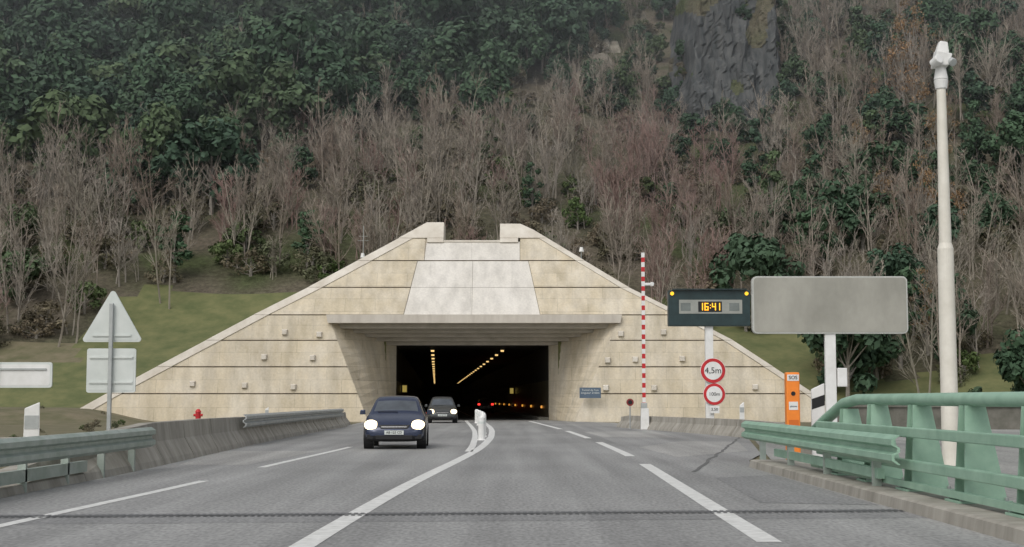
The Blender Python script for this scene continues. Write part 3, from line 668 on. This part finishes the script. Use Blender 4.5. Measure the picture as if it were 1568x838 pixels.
def bare(name,seed,h,m,stems=2,nb=15,spread=.55):
    R=random.Random(seed); mb=MB(); k=mb.mi(m)
    def rib(p,q,w0,w1):
        d=(q-p); a=d.cross(Vector((R.uniform(-1,1),R.uniform(-1,1),R.uniform(-1,1))))
        if a.length<1e-5: return
        a.normalize(); b=len(mb.v); mb.v+=[tuple(p-a*w0),tuple(p+a*w0),tuple(q+a*w1),tuple(q-a*w1)]; mb.f.append([b,b+1,b+2,b+3]); mb.m.append(k)
    def rd(d,s): return (d+Vector((R.gauss(0,s),R.gauss(0,s),R.gauss(0,s)+.12))).normalized()
    for s in range(stems):
        p=Vector((R.uniform(-.6,.6),R.uniform(-.6,.6),-.4)); d=Vector((R.uniform(-.16,.16),R.uniform(-.16,.16),1)).normalized()
        H=h*R.uniform(.75,1.05); seg=7; pts=[p.copy()]; 
        for i in range(seg):
            d=(d+Vector((R.gauss(0,.05),R.gauss(0,.05),.03))).normalized(); p=p+d*H/seg; pts.append(p.copy())
        r0=.06*h/8
        for i in range(seg):
            ra=r0*(1-i/seg)+.016; rb=r0*(1-(i+1)/seg)+.016; mb.cyl(pts[i],pts[i+1],ra,rb,m,4)
        for b_ in range(nb):
            t=R.uniform(.2,.98); f=t*seg; i=min(int(f),seg-1); bp0=pts[i].lerp(pts[i+1],f-i)
            ang=R.uniform(0,6.283); bd=Vector((math.cos(ang)*spread,math.sin(ang)*spread,R.uniform(.6,1.1))).normalized()
            L=H*(.36*(1-t)+.12)*R.uniform(.7,1.2); cur=bp0
            for s2 in range(3):
                nx=cur+bd*L/3; rib(cur,nx,.026*(1-s2/4),.026*(1-(s2+1)/4)); rib(cur,nx,.026*(1-s2/4),.026*(1-(s2+1)/4))
                for t2 in range(3):
                    q0=cur.lerp(nx,R.random()); d2=rd(bd,.35); l2=L*R.uniform(.2,.42); q1=q0+d2*l2; rib(q0,q1,.015,.009)
                    for t3 in range(3):
                        z0=q0.lerp(q1,R.uniform(.15,1)); d3=rd(d2,.4); z1=z0+d3*l2*R.uniform(.35,.7); rib(z0,z1,.011,.006)
                bd=rd(bd,.12); cur=nx
    me=bpy.data.meshes.new(name); me.from_pydata(mb.v,[],mb.f)
    me.materials.append(m); me.update(); return me

EV=[leafy('evergreen_crown',11+i,6.5,2.7,ML['ever'],26,80,.27,low=.12) for i in range(4)]
GR=[leafy('green_shrub',31+i,3.0,1.6,ML['green'],16,60,.18,low=.05) for i in range(3)]
BR=[leafy('brown_scrub',51+i,2.2,1.6,ML['brown'],16,55,.12,low=.02) for i in range(4)]
OR=[leafy('autumn_tree',71+i,7.5,1.5,ML['orange'],26,30,.10,low=.15) for i in range(2)]
GT=[leafy('ivy_tree',81+i,7.0,1.3,ML['ever'],24,50,.18,low=.1) for i in range(2)]
BA=[bare('bare_tree',91+i,7.2,ML['bark'],stems=2+i%2,nb=11,spread=.36+.08*i) for i in range(5)]
RD=[bare('reddish_bare_tree',111+i,5.8,ML['red'],stems=4,nb=10,spread=.6) for i in range(2)]
forest=empty('hillside_forest')
R=random.Random(5); cnt=0
def put(me,x,y,s,nm):
    global cnt
    o=bpy.data.objects.new(nm,me); COL.objects.link(o); o.parent=forest
    o.location=(x,y,terr(x,y)-.1); o.rotation_euler=(R.uniform(-.06,.06),R.uniform(-.06,.06),R.uniform(0,6.28)); o.scale=(s*R.uniform(.85,1.15),s*R.uniform(.85,1.15),s*R.uniform(.85,1.2)); cnt+=1
def yb(r): return interp([(-.4,138),(-.22,142),(-.12,154),(-.05,164),(.0,172),(.04,188),(.07,215),(.1,300)],r)
y=95.0
while y<226:
    hw=.40*y+12; st=2.8
    x=-hw
    while x<hw:
        X=x+R.uniform(-1.9,1.9); Y=y+R.uniform(-1.9,1.9); r=X/Y
        x+=st
        lim=116 if -32<X<-12 else (114 if X<8 else (108 if X<22 else 93))
        if X<=-32: lim=104
        nn=noise.noise(Vector((X*.06,Y*.06,3))); n2=noise.noise(Vector((X*.09,Y*.05,8)))
        inrock=(17<X<31 and 146<Y<195)
        if Y<lim:
            if X>24 and Y>lim-6 : put(R.choice(BR),X,Y,R.uniform(.6,1),'scrub')
            elif X<-38 and Y>96 and R.random()<.4: put(R.choice(BR),X,Y,R.uniform(.35,.8),'scrub')
            continue
        edge=yb(r)+nn*16
        if Y>edge or (Y>edge-16 and R.random()<.28*(1-(edge-Y)/16)+.05 and r<.07):
            if R.random()<.62: put(R.choice(EV),X,Y,R.choice([.7,.85,1.0,1.15,1.3,1.6])*R.uniform(.9,1.1),'evergreen')
            elif R.random()<.2: put(R.choice(BA),X,Y,R.uniform(.8,1.1),'bare_tree')
            continue
        if inrock:
            if Y<157 and R.random()<.5: put(R.choice(BA+GR+EV[:1]),X,Y,R.uniform(.4,.7),'shrub')
            elif X<19.5 or X>28: put(R.choice(EV+BR),X,Y,.6,'shrub')
            continue
        u=R.random()
        if u<.40: put(R.choice(BR),X+R.uniform(-1,1),Y+R.uniform(-1,1),R.uniform(.5,1.3),'scrub')
        elif u<.49+.2*nn: put(R.choice(GR),X+R.uniform(-1,1),Y+R.uniform(-1,1),R.uniform(.4,1.0),'shrub')
        if -.1<r<.13 and (edge-20<Y or (r>.03 and Y>172)):
            if R.random()<.5: put(R.choice(GR+EV[:1]),X,Y,R.uniform(.4,.85),'shrub')
            if R.random()<.3: put(R.choice(BA),X,Y,R.uniform(.5,.8),'bare_tree')
            continue
        v=R.random()
        if r>.155:
            dk=max(0,n2)*1.0
            if v<.10+dk*.5: put(R.choice(EV),X,Y,R.uniform(.6,1.15),'evergreen')
            elif v<.20+dk: put(R.choice(GT),X,Y,R.uniform(.8,1.2),'ivy_tree')
            elif v<.26+dk and .24<r<.34: put(R.choice(OR),X,Y,R.uniform(.7,1.1),'autumn_tree')
            elif v<.8: put(R.choice(BA),X,Y,R.uniform(.8,1.4),'bare_tree')
        elif r>.07 and Y<165:
            if v<.5: put(R.choice(RD),X,Y,R.uniform(.8,1.2),'reddish_tree')
            elif v<.8: put(R.choice(BA),X,Y,R.uniform(.7,1.1),'bare_tree')
            elif v<.83: put(R.choice(EV),X,Y,R.uniform(.4,.6),'evergreen')
        else:
            if v<.62: put(R.choice(BA),X,Y,R.uniform(.55,1.3),'bare_tree')
            elif v<.73: put(R.choice(RD),X,Y,R.uniform(.7,1.1),'reddish_tree')
            elif v<.79+.15*max(0,n2): put(R.choice(GT+GR+EV[:1]),X,Y,R.uniform(.6,1.0),'green_tree')
            elif v<.80: put(R.choice(OR),X,Y,R.uniform(.4,.7),'autumn_tree')
    y+=2.9
for i in range(30):
    X=R.uniform(24,44); Y=R.uniform(72,90); put(R.choice(EV+BR+GR),X,Y,R.uniform(.25,.5),'shrub')
for i in range(110):
    X=-R.uniform(13,42); Y=R.uniform(42,88); 
    if Y>80 and X>-23: continue
    put(R.choice(BR+GR[:1]),X,Y,R.uniform(.08,.2),'verge_tuft')
for (X,Y,s,nm,L) in [(29,80,.75,'evergreen',EV),(32,84,.8,'evergreen',EV),(24,97,.8,'evergreen',EV),(27,100,1,'ivy',GT),(-27,113,1.2,'bare',BA),(-33,106,1.1,'bare',BA),
   (41,148,1.4,'autumn_tree',OR),(43,152,1.5,'autumn_tree',OR),(40,141,1.2,'autumn_tree',OR),(39.5,132,1.1,'autumn_tree',OR),(45,160,1.4,'autumn_tree',OR)]:
    put(L[0],X,Y,s,nm)
print('instances',cnt)

# rock cliff
rk=MB(); nx,nz=60,80
def ridged(v,o):
    a=0; f=1; am=1
    for _ in range(o):
        a+=am*(1-2*abs(noise.noise(v*f))); f*=2.1; am*=.5
    return a
for j in range(nz+1):
    for i in range(nx+1):
        u=i/nx; v=j/nz
        x=17.8+u*13.0+v*2; z=27+v*27; y=157+v*11
        f=1.5*ridged(Vector((x*.20,z*.07,2)),4)+1.1*noise.noise(Vector((x*.6,z*.10,7)))
        f=math.floor(f*2.2)/2.2*.6+f*.4
        wv=.13+.07*noise.noise(Vector((z*.3,u*3,11)))
        edge=min(u,1-u); y+= -f + (0 if edge>wv else (wv-edge)*60)
        rk.v.append((x+.7*noise.noise(Vector((z*.3,x,5))),y-1.2,z))
k=rk.mi(M['rock']); kk=rk.mi(mt)
for j in range(nz):
    for i in range(nx):
        rk.f.append([j*(nx+1)+i,j*(nx+1)+i+1,(j+1)*(nx+1)+i+1,(j+1)*(nx+1)+i])
        p=rk.v[j*(nx+1)+i]; rk.m.append(kk if noise.noise(Vector((p[0]*.3,p[2]*.2,21)))>.38 else k)
rk.obj('rock_cliff',fix=False)
for i in range(26):
    u=R.choice([R.uniform(0,.2),R.uniform(.8,1),R.random()]); v=R.random(); x=18+u*13+v*2; z=30+v*22; y0=157+v*11
    o=bpy.data.objects.new('cliff_shrub',R.choice(GR+BR+EV[:1])); COL.objects.link(o); o.parent=forest
    s=R.uniform(.2,.45); o.location=(x,y0-1.8+ (3 if min(u,1-u)<.12 else 0),z); o.scale=(s,s,s); o.rotation_euler=(0,0,R.uniform(0,6))
ro=MB()
for i in range(34):
    X=R.uniform(6,17); Y=R.uniform(178,196); zc=terr(X,Y); s=R.uniform(.5,1.6)
    lo=[(X+s*math.cos(a)*R.uniform(.8,1.3),Y+s*math.sin(a)*.7,zc-.5) for a in [k_*1.047 for k_ in range(6)]]
    hi=[(X+s*.6*math.cos(a)*R.uniform(.6,1.2),Y+.4+s*.5*math.sin(a),zc+s*R.uniform(.5,1.1)) for a in [k_*1.047 for k_ in range(6)]]
    ro.hexa(lo,hi,M['palerock'])
ro.obj('rock_outcrop')

# thin valley haze: a real, homogeneous air volume lying over the hillside
hz=MB(); hz.hexa([(-260,118,-5),(260,118,-5),(260,330,-5),(-260,330,-5)],[(-260,118,150),(260,118,150),(260,330,150),(-260,330,150)],M['white'])
ho=hz.obj('valley_haze'); hm=bpy.data.materials.new('air_haze'); hm.use_nodes=True; n=hm.node_tree.nodes; l=hm.node_tree.links; n.clear()
vo=n.new('ShaderNodeOutputMaterial'); vs=n.new('ShaderNodeVolumeScatter'); vs.inputs['Color'].default_value=(.9,.95,1,1); vs.inputs['Density'].default_value=.0014; vs.inputs['Anisotropy'].default_value=0
l.new(vs.outputs[0],vo.inputs['Volume']); ho.data.materials.clear(); ho.data.materials.append(hm)

# ---------------------------------------------------------------- light, sky, camera
w=bpy.data.worlds.new('World'); S.world=w; w.use_nodes=True; n=w.node_tree.nodes; l=w.node_tree.links
sky=n.new('ShaderNodeTexSky'); sky.sky_type='NISHITA'; sky.sun_disc=False; sky.sun_elevation=math.radians(48); sky.sun_rotation=math.radians(205); sky.dust_density=3; sky.air_density=1
hs=n.new('ShaderNodeHueSaturation'); hs.inputs['Saturation'].default_value=.3
l.new(sky.outputs[0],hs.inputs['Color']); l.new(hs.outputs[0],n['Background'].inputs[0]); n['Background'].inputs[1].default_value=.15
sun=bpy.data.lights.new('sun','SUN'); sun.energy=.8; sun.angle=math.radians(40); sun.color=(1,.96,.9)
so=bpy.data.objects.new('sun',sun); COL.objects.link(so)
az=math.radians(205); el=math.radians(48)
d=Vector((math.sin(az)*math.cos(el),math.cos(az)*math.cos(el),math.sin(el)))
so.rotation_euler=d.to_track_quat('Z','Y').to_euler()
cam=bpy.data.cameras.new('camera'); cam.lens=50.5; cam.sensor_width=36; cam.clip_end=3000; cam.clip_start=.1
co=bpy.data.objects.new('camera',cam); COL.objects.link(co); co.location=(0,0,1.35); co.rotation_euler=(math.radians(90+5.01),0,0)
S.camera=co
